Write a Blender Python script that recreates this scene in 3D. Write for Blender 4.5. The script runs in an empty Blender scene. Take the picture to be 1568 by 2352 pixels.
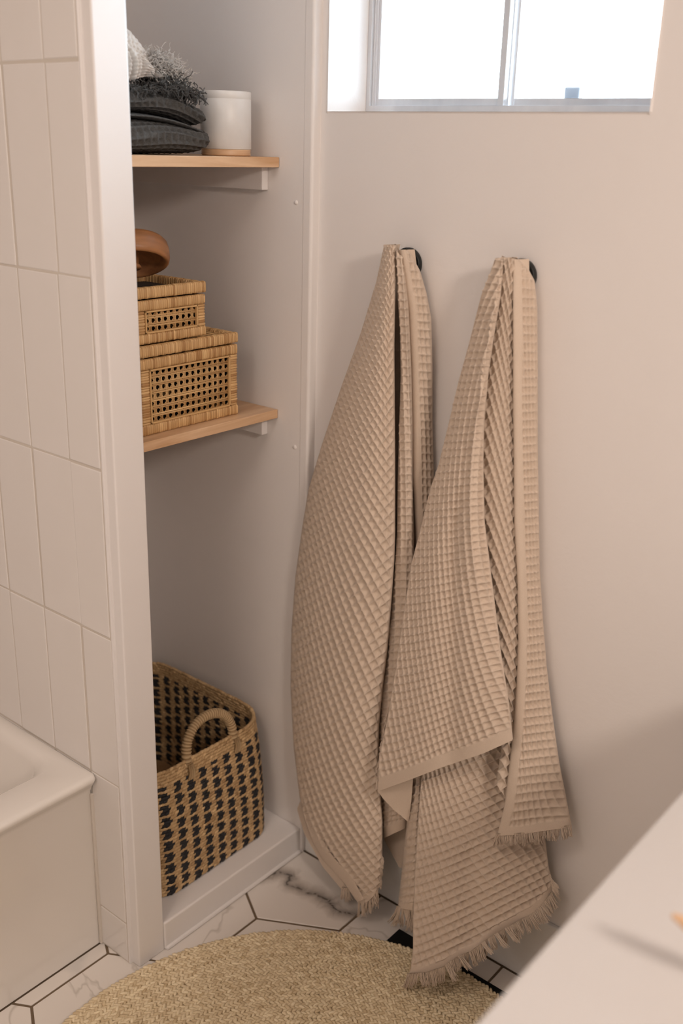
import bpy, math, random
import numpy as np
from mathutils import Matrix, Vector
random.seed(4)
RNG = np.random.default_rng(4)
SC = bpy.context.scene
COL = SC.collection

# ------------------------------------------------------------------ camera
IW, IH, FPX = 1568.0, 2352.0, 2333.716
CAM = np.array([1.302526, -1.481687, 1.54])
_yaw, _pit, _rol = 0.683899524, 0.345846625, 0.0285960511
FWD = np.array([-math.sin(_yaw)*math.cos(_pit), math.cos(_yaw)*math.cos(_pit), -math.sin(_pit)])
_r = np.cross(FWD, [0, 0, 1.0]); _r /= np.linalg.norm(_r); _u = np.cross(_r, FWD)
RGT = math.cos(_rol)*_r + math.sin(_rol)*_u
UPV = -math.sin(_rol)*_r + math.cos(_rol)*_u
cd = bpy.data.cameras.new('camera'); cam = bpy.data.objects.new('camera', cd); COL.objects.link(cam)
cam.matrix_world = Matrix(((RGT[0], UPV[0], -FWD[0], CAM[0]), (RGT[1], UPV[1], -FWD[1], CAM[1]),
                           (RGT[2], UPV[2], -FWD[2], CAM[2]), (0, 0, 0, 1)))
cd.sensor_fit = 'VERTICAL'; cd.sensor_height = 36.0; cd.sensor_width = 24.0
cd.lens = FPX/IH*36.0
cd.clip_start = 0.02
cd.dof.use_dof = True; cd.dof.focus_distance = 1.86; cd.dof.aperture_fstop = 2.4
SC.camera = cam

# ------------------------------------------------------------------ world, lamps, exposure
wd = bpy.data.worlds.new('overcast_sky'); SC.world = wd; wd.use_nodes = True
wd.node_tree.nodes['Background'].inputs[0].default_value = (0.72, 0.88, 1.0, 1)
wd.node_tree.nodes['Background'].inputs[1].default_value = 14.0

def area(name, loc, target, sx, sy, power, colour, portal=False):
    l = bpy.data.lights.new(name, 'AREA'); l.shape = 'RECTANGLE'; l.size = sx; l.size_y = sy
    l.energy = power; l.color = colour
    if portal:
        l.cycles.is_portal = True
    o = bpy.data.objects.new(name, l); COL.objects.link(o); o.location = loc
    o.rotation_euler = (Vector(target)-Vector(loc)).to_track_quat('-Z', 'Y').to_euler()
    return o
area('sky_portal', (0.34, 0.175, 1.84), (0.34, -1, 1.84), 0.64, 0.52, 1.0, (1, 1, 1), True)
area('vanity_light', (2.34, -1.08, 2.12), (0.0, -0.30, 0.3), 0.30, 0.26, 19.0, (1.0, 0.855, 0.75))
area('ceiling_light', (0.62, -1.95, 2.40), (0.60, -1.75, 0.0), 0.55, 0.55, 11.0, (1.0, 0.82, 0.69))

SC.view_settings.view_transform = 'Standard'
SC.view_settings.look = 'None'
SC.view_settings.exposure = -0.05
SC.view_settings.gamma = 1.0
SC.view_settings.use_curve_mapping = False

# ------------------------------------------------------------------ helpers
def at(px, py, axis, val):
    """where the sight line of a photo pixel meets the plane axis = val"""
    d = FWD + RGT*(px-IW/2)/FPX - UPV*(py-IH/2)/FPX
    return CAM + d*((val-CAM[axis])/d[axis])

def at_many(px, py, Y):
    d = FWD[None] + RGT[None]*((px-IW/2)/FPX)[:, None] - UPV[None]*((py-IH/2)/FPX)[:, None]
    return CAM[None] + d*((Y-CAM[1])/d[:, 1])[:, None]

class MB:
    """collects pieces of one mesh"""
    def __init__(s): s.v = []; s.f = []; s.c = []; s.n = 0
    def add(s, v, f, c=0.5):
        v = np.asarray(v, float).reshape(-1, 3)
        s.v.append(v); s.c.append(np.broadcast_to(np.asarray(c, float), (len(v),)).copy())
        if isinstance(f, np.ndarray): s.f.append(f+s.n)
        else:
            for q in f: s.f.append(np.asarray([q])+s.n)
        s.n += len(v)
    def box(s, x0, x1, y0, y1, z0, z1, c=0.5):
        v = [(x, y, z) for z in (z0, z1) for y in (y0, y1) for x in (x0, x1)]
        s.add(v, np.array([(0, 2, 3, 1), (4, 5, 7, 6), (0, 1, 5, 4), (2, 6, 7, 3), (0, 4, 6, 2), (1, 3, 7, 5)]), c)
    def tube(s, pts, rad, sides=6, c=0.5, flat=1.0, cap=True, ref=None):
        pts = np.asarray(pts, float); n = len(pts); rad = np.broadcast_to(np.asarray(rad, float), (n,))
        t = np.gradient(pts, axis=0); t /= np.linalg.norm(t, axis=1)[:, None]+1e-12
        up = np.array([0, 0, 1.0]) if ref is None else np.asarray(ref, float)
        if ref is None and abs(t[:, 2]).mean() > 0.85: up = np.array([0, 1.0, 0])
        a = np.cross(t, up); a /= np.linalg.norm(a, axis=1)[:, None]+1e-12; b = np.cross(a, t)
        th = np.arange(sides)/sides*2*math.pi
        ring = pts[:, None] + rad[:, None, None]*(np.cos(th)[None, :, None]*a[:, None] + flat*np.sin(th)[None, :, None]*b[:, None])
        v = ring.reshape(-1, 3)
        i = np.arange(n-1)[:, None]*sides; j = np.arange(sides)[None]; k = (j+1) % sides
        f = np.stack([i+j, i+k, i+k+sides, i+j+sides], -1).reshape(-1, 4)
        s.add(v, f, c)
        if cap:
            s.f.append(np.arange(sides)[None]+s.n-n*sides); s.f.append(np.arange(sides)[None, ::-1]+s.n-sides)
    def build(s, name, mat, parent=None, smooth=True, bevel=0, seg=2, auto=None):
        me = bpy.data.meshes.new(name)
        v = np.concatenate(s.v)
        loops = np.concatenate([q.reshape(-1) for q in s.f]); sizes = np.concatenate([np.full(len(q), q.shape[1]) for q in s.f])
        me.vertices.add(len(v)); me.vertices.foreach_set('co', v.reshape(-1).astype(np.float32))
        me.loops.add(len(loops)); me.loops.foreach_set('vertex_index', loops.astype(np.int32))
        me.polygons.add(len(sizes)); st = np.concatenate([[0], np.cumsum(sizes)[:-1]])
        me.polygons.foreach_set('loop_start', st.astype(np.int32))
        me.polygons.foreach_set('use_smooth', np.full(len(sizes), smooth))
        at_ = me.attributes.new('tone', 'FLOAT', 'POINT'); at_.data.foreach_set('value', np.concatenate(s.c).astype(np.float32))
        me.update(calc_edges=True); me.validate()
        o = bpy.data.objects.new(name, me); COL.objects.link(o)
        if mat: me.materials.append(mat)
        if parent: o.parent = parent; o.matrix_parent_inverse = parent.matrix_world.inverted()
        if bevel:
            m = o.modifiers.new('bevel', 'BEVEL'); m.width = bevel; m.segments = seg; m.limit_method = 'ANGLE'; m.angle_limit = math.radians(40)
            m.harden_normals = False
        return o

def box_obj(name, b, mat, parent=None, bevel=0.0, seg=2):
    m = MB(); m.box(*b); return m.build(name, mat, parent, smooth=False, bevel=bevel, seg=seg)
def tag(o, label, cat, group=None):
    o['label'] = label; o['category'] = cat
    if group: o['group'] = group
    return o
def struct(o): o['kind'] = 'structure'; return o
def stuff(o): o['kind'] = 'stuff'; return o
def thing(name, loc, label, cat, group=None):
    o = bpy.data.objects.new(name, None); COL.objects.link(o); o.location = loc; o.empty_display_size = 0.05
    bpy.context.view_layer.update()
    return tag(o, label, cat, group)
def lathe(m, cx, cy, prof, sides=48, c=0.5):
    prof = np.asarray(prof, float); n = len(prof); th = np.arange(sides)/sides*2*math.pi
    v = np.stack([cx+prof[:, 0, None]*np.cos(th), cy+prof[:, 0, None]*np.sin(th), np.repeat(prof[:, 1, None], sides, 1)], -1).reshape(-1, 3)
    i = np.arange(n-1)[:, None]*sides; j = np.arange(sides)[None]; k = (j+1) % sides
    m.add(v, np.stack([i+j, i+k, i+k+sides, i+j+sides], -1).reshape(-1, 4), c)

# ------------------------------------------------------------------ materials
def mat(name, col, rough=0.6, metal=0.0, noise=None, bump=None, tone=None, spec=0.5, coat=0.0, sheen=0.0):
    """noise=(scale, colour, amount[, stretch])  bump=(scale, strength, distance)  tone=(dark, light): colour from the 'tone' attribute"""
    m = bpy.data.materials.new(name); m.use_nodes = True; nt = m.node_tree; N = nt.nodes; L = nt.links
    b = N['Principled BSDF']; b.inputs['Roughness'].default_value = rough; b.inputs['Metallic'].default_value = metal
    b.inputs['Specular IOR Level'].default_value = spec; b.inputs['Coat Weight'].default_value = coat
    b.inputs['Sheen Weight'].default_value = sheen
    b.inputs['Base Color'].default_value = (*col, 1)
    tc = N.new('ShaderNodeTexCoord'); out = None
    if tone:
        a = N.new('ShaderNodeAttribute'); a.attribute_name = 'tone'
        mx = N.new('ShaderNodeMix'); mx.data_type = 'RGBA'; L.new(a.outputs['Fac'], mx.inputs[0])
        mx.inputs[6].default_value = (*tone[0], 1); mx.inputs[7].default_value = (*tone[1], 1); out = mx.outputs[2]
    if noise:
        mp = N.new('ShaderNodeMapping'); L.new(tc.outputs['Object'], mp.inputs[0])
        if len(noise) > 3: mp.inputs['Scale'].default_value = noise[3]
        n = N.new('ShaderNodeTexNoise'); n.inputs['Scale'].default_value = noise[0]; n.inputs['Detail'].default_value = 5
        L.new(mp.outputs[0], n.inputs[0])
        r = N.new('ShaderNodeMapRange'); r.inputs[1].default_value = .35; r.inputs[2].default_value = .7; r.inputs[4].default_value = noise[2]
        L.new(n.outputs[0], r.inputs[0])
        mx = N.new('ShaderNodeMix'); mx.data_type = 'RGBA'; L.new(r.outputs[0], mx.inputs[0])
        if out: L.new(out, mx.inputs[6])
        else: mx.inputs[6].default_value = (*col, 1)
        mx.inputs[7].default_value = (*noise[1], 1); out = mx.outputs[2]
    if out: L.new(out, b.inputs['Base Color'])
    if bump:
        n = N.new('ShaderNodeTexNoise'); n.inputs['Scale'].default_value = bump[0]; n.inputs['Detail'].default_value = 4
        L.new(tc.outputs['Object'], n.inputs[0])
        bp = N.new('ShaderNodeBump'); bp.inputs['Strength'].default_value = bump[1]; bp.inputs['Distance'].default_value = bump[2]
        L.new(n.outputs[0], bp.inputs['Height']); L.new(bp.outputs[0], b.inputs['Normal'])
    return m

WALL = mat('wall_paint', (.83, .79, .765), .55, bump=(90, .10, .004))
TRIM = mat('trim_paint', (.82, .785, .765), .35, bump=(40, .05, .003))
REVEAL = mat('reveal_paint', (.86, .86, .86), .5)
TILE = mat('glazed_tile', (.80, .76, .73), .16, noise=(9, (.77, .73, .69), .5), bump=(7, .12, .004))
GROUT = mat('white_grout', (.66, .60, .53), .8, bump=(200, .2, .002))
FGROUT = mat('brown_grout', (.17, .12, .075), .9, bump=(200, .2, .002))
TUB = mat('white_enamel', (.83, .785, .735), .18, coat=.3)
ALU = mat('brushed_aluminium', (.68, .69, .71), .38, metal=.4, noise=(40, (.55, .56, .59), .5, (1, 1, .1)))
BLACK = mat('black_metal', (.008, .010, .010), .42, spec=.4)
VENT = mat('black_enamel', (.006, .006, .006), .7, spec=.2)
MARBLEW = mat('white_marble', (.82, .81, .79), .35, noise=(14, (.55, .50, .45), .35), bump=(60, .05, .002))
COUNTER = mat('white_quartz', (.64, .62, .61), .5)
COTTON = mat('beige_cotton', (.70, .575, .465), .95, noise=(700, (.62, .50, .395), .5), bump=(1400, .35, .0012), spec=.1, sheen=.15)
CHARCOAL = mat('charcoal_cotton', (.085, .083, .080), .95, noise=(500, (.15, .145, .14), .6), bump=(1000, .35, .0012), spec=.1)
CREAM = mat('cream_cotton', (.70, .655, .61), .95, noise=(160, (.52, .45, .40), .55), bump=(700, .4, .0015), spec=.1)
RATTAN = mat('rattan_wrap', (.6, .38, .16), .5, tone=((.42, .22, .08), (.84, .56, .27)), noise=(60, (.46, .25, .09), .25, (1, 1, .3)))
CANE = mat('cane_strand', (.62, .38, .16), .5, tone=((.46, .25, .09), (.82, .54, .25)))
BOXSHADE = mat('interior_shade', (.03, .02, .014), .9)  # shade inside the rattan boxes, put into the colour
SEAGRASS = mat('natural_seagrass', (.5, .33, .17), .75, tone=((.36, .22, .10), (.74, .52, .28)), noise=(120, (.34, .21, .10), .35))
SEABLACK = mat('black_seagrass', (.012, .012, .014), .7, tone=((.007, .007, .009), (.022, .022, .026)))
TWINE = mat('twine', (.42, .30, .17), .8, tone=((.30, .19, .09), (.55, .40, .23)))
JUTE = mat('jute_braid', (.7, .55, .33), .85, tone=((.62, .48, .29), (.95, .82, .58)), noise=(150, (.60, .46, .28), .3))
WARMWOOD = mat('orange_wood', (.42, .19, .075), .42, noise=(40, (.15, .055, .02), .8, (1, .16, 1.6)))

def wood_mat():
    m = bpy.data.materials.new('maple_wood'); m.use_nodes = True; nt = m.node_tree; N = nt.nodes; L = nt.links
    b = N['Principled BSDF']; b.inputs['Roughness'].default_value = .38
    tc = N.new('ShaderNodeTexCoord'); mp = N.new('ShaderNodeMapping'); mp.inputs['Scale'].default_value = (9, 1.1, 14)
    L.new(tc.outputs['Object'], mp.inputs[0])
    n = N.new('ShaderNodeTexNoise'); n.inputs['Scale'].default_value = 3.0; n.inputs['Detail'].default_value = 7; n.inputs['Distortion'].default_value = 1.3
    L.new(mp.outputs[0], n.inputs[0])
    r = N.new('ShaderNodeValToRGB'); L.new(n.outputs[0], r.inputs[0])
    r.color_ramp.elements[0].position = .30; r.color_ramp.elements[0].color = (.58, .33, .165, 1)
    r.color_ramp.elements[1].position = .70; r.color_ramp.elements[1].color = (.82, .57, .36, 1)
    L.new(r.outputs[0], b.inputs['Base Color'])
    bp = N.new('ShaderNodeBump'); bp.inputs['Strength'].default_value = .08; bp.inputs['Distance'].default_value = .002
    L.new(n.outputs[0], bp.inputs['Height']); L.new(bp.outputs[0], b.inputs['Normal'])
    return m
MAPLE = wood_mat()

def marble_mat(name, vein=None):
    """white marble with faint grey clouds; vein = (points of a strong vein across the tile)"""
    m = bpy.data.materials.new(name); m.use_nodes = True; nt = m.node_tree; N = nt.nodes; L = nt.links
    b = N['Principled BSDF']; b.inputs['Roughness'].default_value = .28
    g = N.new('ShaderNodeNewGeometry'); oi = N.new('ShaderNodeObjectInfo')
    mu = N.new('ShaderNodeMath'); mu.operation = 'MULTIPLY'; mu.inputs[1].default_value = 14.0; L.new(oi.outputs['Random'], mu.inputs[0])
    ad = N.new('ShaderNodeVectorMath'); L.new(g.outputs['Position'], ad.inputs[0]); L.new(mu.outputs[0], ad.inputs[1])
    def noise(scale, detail, dist, src):
        n = N.new('ShaderNodeTexNoise'); n.inputs['Scale'].default_value = scale; n.inputs['Detail'].default_value = detail; n.inputs['Distortion'].default_value = dist
        L.new(src, n.inputs[0]); return n.outputs[0]
    def op(o, a, c=None):
        k = N.new('ShaderNodeMath'); k.operation = o
        for i, q in enumerate((a, c)):
            if q is None: continue
            if isinstance(q, (int, float)): k.inputs[i].default_value = q
            else: L.new(q, k.inputs[i])
        return k.outputs[0]
    def ramp(src, stops):
        r = N.new('ShaderNodeValToRGB'); L.new(src, r.inputs[0]); el = r.color_ramp.elements
        while len(el) < len(stops): el.new(.5)
        for e, (p, c) in zip(el, stops): e.position = p; e.color = (*c, 1)
        return r.outputs[0]
    cloud = ramp(noise(4.5, 3, .8, ad.outputs[0]), [(.30, (.80, .745, .69)), (.62, (.80, .745, .69)), (.74, (.60, .575, .55))])
    thin = op('ABSOLUTE', op('SUBTRACT', noise(3.0, 4, 1.2, ad.outputs[0]), .47))
    hair = ramp(thin, [(0, (.70, .68, .65)), (.012, (1, 1, 1))])
    mx = N.new('ShaderNodeMix'); mx.data_type = 'RGBA'; mx.blend_type = 'MULTIPLY'; mx.inputs[0].default_value = .8; L.new(cloud, mx.inputs[6]); L.new(hair, mx.inputs[7]); out = mx.outputs[2]
    if vein:
        sx = N.new('ShaderNodeSeparateXYZ'); L.new(g.outputs['Position'], sx.inputs[0]); X, Y = sx.outputs[0], sx.outputs[1]
        w1 = op('MULTIPLY', op('SUBTRACT', noise(34, 5, .6, g.outputs['Position']), .5), .045)
        best = None
        for (x0, y0), (x1, y1) in zip(vein[:-1], vein[1:]):      # distance to each stretch of the vein
            dx, dy = x1-x0, y1-y0; l2 = dx*dx+dy*dy
            t = op('ADD', op('MULTIPLY', op('SUBTRACT', X, x0), dx/l2), op('MULTIPLY', op('SUBTRACT', Y, y0), dy/l2))
            k = N.new('ShaderNodeClamp'); L.new(t, k.inputs[0]); t = k.outputs[0]
            ex = op('ADD', op('SUBTRACT', op('SUBTRACT', X, x0), op('MULTIPLY', t, dx)), w1); ey = op('ADD', op('SUBTRACT', op('SUBTRACT', Y, y0), op('MULTIPLY', t, dy)), op('MULTIPLY', w1, .7))
            d = op('SQRT', op('ADD', op('MULTIPLY', ex, ex), op('MULTIPLY', ey, ey))); best = d if best is None else op('MINIMUM', best, d)
        core = ramp(op('MULTIPLY', best, 30.0), [(.02, (.13, .12, .115)), (.10, (.42, .40, .385)), (.45, (.74, .72, .70)), (.9, (1, 1, 1))])
        mx = N.new('ShaderNodeMix'); mx.data_type = 'RGBA'; mx.blend_type = 'MULTIPLY'; mx.inputs[0].default_value = 1.0; L.new(out, mx.inputs[6]); L.new(core, mx.inputs[7]); out = mx.outputs[2]
    L.new(out, b.inputs['Base Color'])
    return m
MARBLE = marble_mat('pale_marble_tile')
VEINED = marble_mat('veined_marble_tile', [(.012, -.138), (.026, -.105), (.052, -.093), (.072, -.118), (.131, -.104), (.170, -.098), (.205, -.112), (.238, -.094)])

def glass_mat():
    m = bpy.data.materials.new('window_glass'); m.use_nodes = True; nt = m.node_tree; N = nt.nodes; L = nt.links
    N.remove(N['Principled BSDF'])
    t = N.new('ShaderNodeBsdfTransparent'); t.inputs[0].default_value = (.96, .97, .98, 1)
    g = N.new('ShaderNodeBsdfGlossy'); g.inputs['Roughness'].default_value = .05
    f = N.new('ShaderNodeFresnel'); f.inputs[0].default_value = 1.45
    mx = N.new('ShaderNodeMixShader'); L.new(f.outputs[0], mx.inputs[0]); L.new(t.outputs[0], mx.inputs[1]); L.new(g.outputs[0], mx.inputs[2])
    L.new(mx.outputs[0], N['Material Output'].inputs[0])
    return m
GLASS = glass_mat()

# ------------------------------------------------------------------ room shell
WX0, WX1, WZ0, WZ1 = .0384, .643, 1.597, 2.08
NL, NY = -.50, -.02                     # niche rear wall, niche side wall
RX, FY, CZ = 2.45, -2.55, 2.45
m = MB(); XS, ZS = (.0185, WX0, WX1, RX+.1), (-.02, WZ0, WZ1, CZ)
vi = lambda i, k, b: b*16+k*4+i; F = []
for i in range(3):
    for k in range(3):
        if (i, k) != (1, 1): F += [(vi(i, k, 0), vi(i+1, k, 0), vi(i+1, k+1, 0), vi(i, k+1, 0)), (vi(i, k, 1), vi(i, k+1, 1), vi(i+1, k+1, 1), vi(i+1, k, 1))]
for a, b in (((1, 1), (2, 1)), ((2, 1), (2, 2)), ((2, 2), (1, 2)), ((1, 2), (1, 1))): F.append((vi(*a, 0), vi(*a, 1), vi(*b, 1), vi(*b, 0)))
for i in range(3):
    for k in (0, 3): F.append((vi(i, k, 0), vi(i, k, 1), vi(i+1, k, 1), vi(i+1, k, 0)))
for k in range(3):
    for i in (0, 3): F.append((vi(i, k, 0), vi(i, k, 1), vi(i, k+1, 1), vi(i, k+1, 0)))
m.add([(x, y, z) for y in (0, .16) for z in ZS for x in XS], F)
struct(m.build('wall_back', WALL, smooth=False, bevel=.003))
wn = struct(box_obj('wall_niche', (NL-.1, .006, NY, .16, -.02, CZ), WALL))
pr = [(-.0004, .0), (-.0004, NY-.0004), (.0004, NY-.001), (.0145, NY-.001)]+[(.0145+.006*math.sin(a), NY+.005-.006*math.cos(a)) for a in np.linspace(.2, math.pi/2, 7)]+[(.0205, 0)]
m = MB(); k = len(pr); m.add([(*p, 0) for p in pr]+[(*p, CZ) for p in pr], [(i, (i+1) % k, k+(i+1) % k, k+i) for i in range(k)]); struct(m.build('trim_1', WALL, smooth=False))
for px, py in ((680, 465), (677, 1027)):
    p = at(px, py, 1, NY); s = MB(); lathe(s, 0, 0, [(.0045, 0), (.004, .0016), (.002, .0024), (.0002, .0026)], 14)
    o = s.build('painted_screw', WALL, wn); o.rotation_euler = (math.pi/2, 0, 0); o.location = p
struct(box_obj('wall_left', (-.98, NL if False else -.88, FY, -.48, -.02, CZ), WALL))
struct(box_obj('wall_rear', (NL-.1, NL, -.44, 0, -.02, CZ), WALL))
struct(box_obj('wall_right', (RX, RX+.1, FY, 0, -.02, CZ), WALL))
struct(box_obj('wall_front', (-.98, RX+.1, FY-.1, FY, -.02, CZ), WALL))
struct(box_obj('ceiling', (-.98, RX+.1, FY-.1, .16, CZ, CZ+.05), WALL))
PYF, PYB, PX = -.4915, -.4275, .0145     # partition between tub and niche
wp = struct(box_obj('wall_partition', (-.88, PX, PYF, PYB, 0, CZ), TRIM, bevel=.003, seg=3))
box_obj('grout_bed', (-.88, -.0105, PYF-.0058, PYF+.001, 0, CZ), GROUT, wp)
TY = PYF-.0068                            # tile face
zrow = [.0, .0958, .4103, .7163, 1.0253, 1.3367, 1.6468, 1.957, 2.267]
xcol = [-.0115, -.0955, -.2070, -.3185, -.43, -.5415, -.653, -.7645]
tile0 = {}
for i in range(len(xcol)-1):
    for j in range(len(zrow)-1):
        if j == 0 and i > 0: continue
        x1, x0, z0, z1 = xcol[i]-.0013, xcol[i+1]+.0013, zrow[j]+.0017, zrow[j+1]-.0017
        if j == 0: z0 = .002
        w, h = x1-x0, z1-z0; key = (round(w, 4), round(h, 3))
        if key not in tile0:
            o = box_obj('tile', (-w/2, w/2, TY, PYF-.0015, -h/2, h/2), TILE, wp, bevel=.0018); tile0[key] = o
        else:
            o = tile0[key].copy(); COL.objects.link(o)
        o.location = ((x0+x1)/2, random.uniform(-.0004, .0004), (z0+z1)/2)
        o.rotation_euler = (random.uniform(-.0025, .0025), 0, random.uniform(-.005, .005))
box_obj('edge_trim', (-.0112, -.0068, PYF-.0066, PYF+.001, 0, CZ), TRIM, wp, bevel=.001)

# niche platform, baseboard
SZ, SX = .0672, .0168
m = MB(); m.box(NL, SX, PYB, NY, .0, SZ)
struct(m.build('trim_2', TRIM, smooth=False, bevel=.004, seg=3))
struct(box_obj('trim_3', (SX-.006, SX+.006, PYB+.001, NY, 0, .0085), TRIM, bevel=.004))
struct(box_obj('baseboard_back', (.0215, RX, -.0095, .0, 0.0, .154), MARBLEW, bevel=.002))

# floor: hexagonal marble tiles on a brown grout bed
fl = struct(box_obj('floor', (-.98, RX+.1, FY-.1, .16, -.03, -.0022), FGROUT))
S, GAP = .1785, .0047
def clip(poly, a, b, c):                 # keep a*x+b*y <= c
    out = []
    for i in range(len(poly)):
        p, q = poly[i], poly[(i+1) % len(poly)]; dp, dq = a*p[0]+b*p[1]-c, a*q[0]+b*q[1]-c
        if dp <= 0: out.append(p)
        if dp*dq < 0:
            t = dp/(dp-dq); out.append((p[0]+t*(q[0]-p[0]), p[1]+t*(q[1]-p[1])))
    return out
hexmesh = {}
for r in range(-9, 2):
    for c in range(-3, 8):
        cx = .2450-.1545+(c+.5*(r % 2))*.309; cy = -.1511+.5*S+r*1.5*S   # tile centres
        ss = S-GAP/math.sqrt(3)*2*.5*1.1547
        poly = [(cx+ss*math.sin(math.radians(60*k)), cy+ss*math.cos(math.radians(60*k))) for k in range(6)]
        if cy < -.52: poly = clip(poly, -1, 0, .0965)
        poly = clip(poly, 0, 1, -.0125); poly = clip(poly, 1, 0, RX-.002); poly = clip(poly, 0, -1, -FY-.002)
        if len(poly) < 3 or cx < -.36: continue
        n = len(poly); lo = [(p[0]-cx, p[1]-cy, -.0075) for p in poly]; hi = [(p[0]-cx, p[1]-cy, -.0002) for p in poly]
        area_ = abs(sum(poly[i][0]*poly[(i+1) % n][1]-poly[(i+1) % n][0]*poly[i][1] for i in range(n)))/2
        if area_ < .0008: continue
        m = MB(); m.add(lo+hi, [tuple(range(n, 2*n))[::-1]] + [(i, (i+1) % n, n+(i+1) % n, n+i)[::-1] for i in range(n)])
        o = m.build('tile', VEINED if math.hypot(cx-.0905, cy+.0619) < .03 else MARBLE, fl, smooth=False, bevel=.0009, seg=1); o.location = (cx, cy, random.uniform(-.0003, .0002))

# ------------------------------------------------------------------ window
wr = struct(thing('window_1', (WX0, .12, WZ0), 'x', 'x'))
del wr['label']; del wr['category']
def bars(m, x0, x1, z0, z1, w, y0, y1):
    m.box(x0, x0+w, y0, y1, z0, z1); m.box(x1-w, x1, y0, y1, z0, z1); m.box(x0+w, x1-w, y0, y1, z0, z0+w); m.box(x0+w, x1-w, y0, y1, z1-w, z1)
m = MB(); bars(m, WX0, WX1, WZ0, WZ1, .0085, .106, .155); m.box(WX0+.0085, WX0+.012, .112, .118, WZ0+.0085, WZ1); m.box(WX0+.0085, WX1-.0085, .1045, .108, WZ0, WZ0+.014)
m.build('window_frame', ALU, wr, smooth=False, bevel=.0008)
m = MB(); bars(m, .0475, .3300, 1.6105, WZ1-.01, .0125, .116, .128); m.box(.0475, .055, .1135, .117, 1.6105, WZ1-.01); m.box(.318, .330, .111, .117, 1.6105, WZ1-.01)
s1 = m.build('sliding_sash', ALU, wr, smooth=False, bevel=.001)
box_obj('pane', (.060, .3175, .1205, .1235, 1.623, WZ1-.0225), GLASS, s1)
m = MB(); bars(m, .325, .634, 1.6105, WZ1-.01, .0125, .132, .144)
s2 = m.build('fixed_sash', ALU, wr, smooth=False, bevel=.001)
box_obj('pane', (.3375, .6215, .1365, .1395, 1.623, WZ1-.0225), GLASS, s2)
box_obj('latch', (.424, .452, .146, .158, 1.612, 1.641), mat('grey_plastic', (.30, .31, .34), .5), wr, bevel=.002)

# ------------------------------------------------------------------ bathtub
def rrect(x0, x1, y0, y1, r, n=8):
    out = []
    for cx, cy, a0 in ((x1-r, y1-r, 0), (x0+r, y1-r, 90), (x0+r, y0+r, 180), (x1-r, y0+r, 270)):
        for k in range(n+1):
            a = math.radians(a0+90*k/n); out.append((cx+r*math.cos(a), cy+r*math.sin(a)))
    return np.array(out)
tb = thing('bathtub', (-.48, -1.25, 0), 'white enamel alcove bathtub with flat apron against the tiled wall', 'bathtub')
TX0, TX1, TY0, TY1, TZ = -.878, -.0745, -2.1, PYF-.0071, .411
m = MB(); rings = []
def ring(x0, x1, y0, y1, r, z): p = rrect(x0, x1, y0, y1, r); rings.append(np.c_[p, np.full(len(p), z)])
ring(TX0, TX1-.024, TY0, TY1, .004, .0015); ring(TX0, TX1-.022, TY0, TY1, .004, TZ-.045); ring(TX0, TX1-.014, TY0, TY1, .006, TZ-.030)
ring(TX0, TX1-.003, TY0, TY1, .010, TZ-.016); ring(TX0, TX1, TY0, TY1, .010, TZ-.009); ring(TX0+.002, TX1-.004, TY0+.002, TY1-.001, .010, TZ-.002)
ring(TX0+.008, TX1-.012, TY0+.008, TY1-.004, .012, TZ)
ring(TX0+.06, TX1-.082, TY0+.05, TY1-.026, .05, TZ-.002); ring(TX0+.066, TX1-.090, TY0+.06, TY1-.034, .06, TZ-.007)
ring(TX0+.073, TX1-.096, TY0+.075, TY1-.041, .07, TZ-.022); ring(TX0+.085, TX1-.107, TY0+.12, TY1-.060, .09, TZ-.13)
ring(TX0+.11, TX1-.13, TY0+.22, TY1-.10, .11, TZ-.27); ring(TX0+.16, TX1-.17, TY0+.30, TY1-.15, .10, TZ-.325); ring(TX0+.3, TX1-.30, TY0+.5, TY1-.4, .04, TZ-.33)
n = len(rings[0]); V = np.concatenate(rings); i = np.arange(len(rings)-1)[:, None]*n; j = np.arange(n)[None]; k = (j+1) % n
m.add(V, np.stack([i+j, i+k, i+k+n, i+j+n], -1).reshape(-1, 4)); m.f.append(np.arange(n)[None]+m.n-n)
tubo = m.build('tub_shell', TUB, tb)
box_obj('caulk_bead', (TX1-.0235, TX1-.0165, PYF-.0125, PYF-.0045, .002, TZ-.05), GROUT, tb, bevel=.002)

# ------------------------------------------------------------------ shelves
def shelf(z0, z1, label, zc0, zc1):
    r = thing('shelf', (-.28, -.22, z0), label, 'shelf', 'wall shelves in the niche')
    box_obj('board', (NL+.001, -.0608, PYB+.001, NY-.0012, z0, z1), MAPLE, r, bevel=.0012)
    box_obj('cleat', (NL+.002, -.0900, NY-.0165, NY-.0004, zc0, zc1), TRIM, r, bevel=.0012)
    box_obj('cleat', (NL+.002, -.0900, PYB+.0004, PYB+.0165, zc0, zc1), TRIM, r, bevel=.0012)
shelf(1.4988, 1.517, 'pale maple shelf carrying the folded charcoal throw and marble canister', 1.4575, 1.4984)
shelf(1.0195, 1.0375, 'honey maple shelf carrying the two stacked rattan boxes', .981, 1.0191)

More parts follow.
